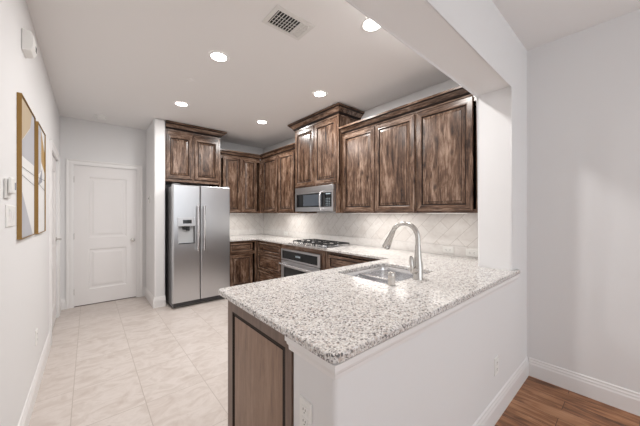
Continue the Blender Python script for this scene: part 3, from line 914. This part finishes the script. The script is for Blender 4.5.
t = thing('wall_sensor', 'tiny white plate with dark button on the narrow wall beside the far door', 'sensor', (.7195, 4.97, 1.575), -PI / 2)
boxes('plate', [(-.035, .035, -.008, 0, -.055, .055)], 'plastic', t, .003)
boxes('button', [(-.012, .012, -.011, -.0075, .006, .034)], 'slot', t, .002)

# pictures -----------------------------------------------
def poly(name, pts, y, mat, parent):
    bm = bm_new(); rings(bm, [[(x, y, z) for x, z in pts], [(x, y - .0006, z) for x, z in pts]], 0, True, True)
    return finish(name, bm, mat, parent)
def picture(label, y0, y1, z0, z1, kind):
    w, h = y1 - y0, z1 - z0
    t = thing('framed_picture', label, 'picture', (XL + .0005, y0, z0), PI / 2, 'abstract pictures on the left wall')
    bm = bm_new(); d = .020; f = .0035
    def lp(i, y): return [(i, y, i), (w - i, y, i), (w - i, y, h - i), (i, y, h - i)]
    rings(bm, [lp(0, 0), lp(0, -d), lp(f, -d), lp(f, -d + .006)], 0)
    finish('frame', bm, 'gold', t)
    cv = boxes('canvas', [(f + .0005, w - f - .0005, -d + .008, -.001, f + .0005, h - f - .0005)], 'art_white', t)
    y = -d + .0079
    a, b, c, e = f + .001, w - f - .001, f + .001, h - f - .001
    if kind == 0:
        poly('tan_shape', [(a, e), (a, .66 * h), (.66 * w, .86 * h), (.80 * w, e)], y, 'art_tan', t)
        poly('grey_shape', [(a, .655 * h), (a, .585 * h), (b, .585 * h), (b, e), (.81 * w, e), (.67 * w, .857 * h)], y, 'art_grey', t)
        poly('dark_shape', [(a, c), (a, .38 * h), (.86 * w, c)], y, 'art_grey', t)
        poly('line', [(a, .505 * h), (b, .500 * h), (b, .503 * h), (a, .508 * h)], y - .0009, 'art_line', t)
        poly('line', [(a, .45 * h), (b, .415 * h), (b, .418 * h), (a, .453 * h)], y - .0009, 'art_line', t)
    else:
        poly('gold_shape', [(.52 * w, e * .985), (b, .80 * h), (b, .60 * h), (.52 * w, .68 * h)], y, 'art_gold', t)
        poly('grey_shape', [(a, e), (a, .52 * h), (.45 * w, .58 * h), (.50 * w, e)], y, 'art_grey', t)
        poly('dark_shape', [(.12 * w, .44 * h), (.62 * w, .49 * h), (.62 * w, .62 * h)], y - .0004, 'art_dark', t)
        poly('line', [(a, .505 * h), (b, .52 * h), (b, .524 * h), (a, .509 * h)], y - .0009, 'art_line', t)
        poly('line', [(a, .46 * h), (b, .415 * h), (b, .419 * h), (a, .464 * h)], y - .0009, 'art_line', t)
    return t
picture('larger nearer gold-framed abstract picture on the left wall', 2.275, 2.810, 1.212, 2.045, 0)
picture('farther gold-framed abstract picture beside the hall door', 2.940, 3.405, 1.205, 2.055, 1)

# ------------------------------------------------------------------ ceiling fittings
def can(label, x, y, watts=None):
    t = thing('recessed_light', label, 'ceiling light', (x, y, CZ), 0, 'recessed ceiling lights')
    bm = bm_new()
    lathe(bm, [(.088, -.0005), (.088, -.004), (.084, -.007), (.070, -.007), (.064, -.004)], seg=32, cap0=False, cap1=False)
    finish('trim_ring', bm, 'white', t, smooth=True)
    bm = bm_new(); lathe(bm, [(.066, -.0035), (.064, -.0045), (.002, -.0055)], seg=32)
    finish('lens', bm, 'lamp', t, smooth=True)
    add_light('bulb', 'DISK', (0, 0, -.010), watts or CAN_W, .12, t, (1.0, 0.985, 0.965), spread=180)
    return t
can('recessed light nearest the ceiling vent', .872, 2.40)
can('recessed light in front of the refrigerator cabinet', .890, 3.74)
can('recessed light closest to the back corner cabinets', 1.990, 3.69)
can('recessed light in front of the tall microwave cabinet', 2.030, 2.39)
can('recessed light over the sink beside the beam', 1.575, 1.265)

t = thing('ceiling_vent', 'white rectangular air vent with dark slats in the ceiling', 'vent', (.945, 1.548, CZ))
vw, vh = .325, .212
bm = bm_new()
rings(bm, [[(x, y, z) for x, y in ((i, i), (vw - i, i), (vw - i, vh - i), (i, vh - i))] for i, z in ((0, -.0005), (0, -.005), (.005, -.009), (.030, -.009), (.032, -.002))], 0)
finish('frame', bm, 'vent', t)
boxes('backing', [(.031, vw - .031, .031, vh - .031, -.0018, -.0008)], 'blackm', t)
bm = bm_new()
n = 12
for k in range(n):
    x = .040 + k * (vw - .08) / (n - 1)
    tl = -.004 if k < 8 else .011
    vs = [(x, .032, -.0025), (x + tl, .032, -.010), (x + tl + .0055, .032, -.010), (x + .0055, .032, -.0025)]
    rings(bm, [vs, [(a, vh - .032, c) for a, b, c in vs]], 0, True, True)
finish('louvre', bm, 'vent', t)
bm = bm_new()
for yy in (.075, .106, .137): box(bm, .033, vw - .033, yy - .0012, yy + .0012, -.012, -.0105)
finish('cross_wire', bm, 'vent', t)
boxes('damper_lever', [(vw - .052, vw - .040, .020, .034, -.020, -.0095)], 'vent', t)

t = thing('smoke_detector', 'white round smoke detector on the ceiling near the far door', 'smoke detector', (.13, 4.93, CZ))
bm = bm_new(); lathe(bm, [(.070, -.0005), (.070, -.010), (.062, -.014)], seg=28); finish('base', bm, 'plastic', t, smooth=True)
bm = bm_new(); lathe(bm, [(.060, -.0145), (.058, -.030), (.046, -.042), (.020, -.044)], seg=28); finish('cover', bm, 'plastic', t, smooth=True)
bm = bm_new(); lathe(bm, [(.045, -.0005), (.045, -.004), (.041, -.006), (.012, -.007)], seg=28)
o = finish('ceiling_cover', bm, 'ceil', None, smooth=True); o.location = (.80, 3.01, CZ)
tag(o, 'small flat blank round cover on the ceiling between two lights', 'cover plate')

# under-cabinet lights -----------------------------------
def strip(label, y0, y1, watts, loc=None):
    ym = (y0 + y1) / 2; hl = (y1 - y0) / 2
    t = thing('undercabinet_light', label, 'light', loc or (2.60, ym, UZ0 - .0005), PI / 2 if loc else 0, 'strips under the upper cabinets')
    boxes('housing', [(-.03, .03, -hl, hl, -.003, 0)], 'white', t)
    boxes('lens', [(-.022, .022, -hl + .02, hl - .02, -.0042, -.0032)], 'lamp_dim', t)
    add_light('tube_light', 'RECTANGLE', (0, 0, -.0050), watts, .04, t, (1.0, 0.97, 0.92), size_y=2 * hl - .05)
strip('slim light strip under the single-door cabinet by the column', 1.00, 1.40, UNDER_W * .5)
strip('slim light strip under the two-door cabinet right of the microwave', 1.60, 2.42, UNDER_W * 2.2)
strip('slim light strip under the corner cabinet left of the microwave', 3.60, 4.20, UNDER_W * 2.2)
strip('slim light strip under the back wall cabinet by the refrigerator', 4.8, 5.25, UNDER_W * 2.0, (2.08, 4.84, UZ0 - .0005))
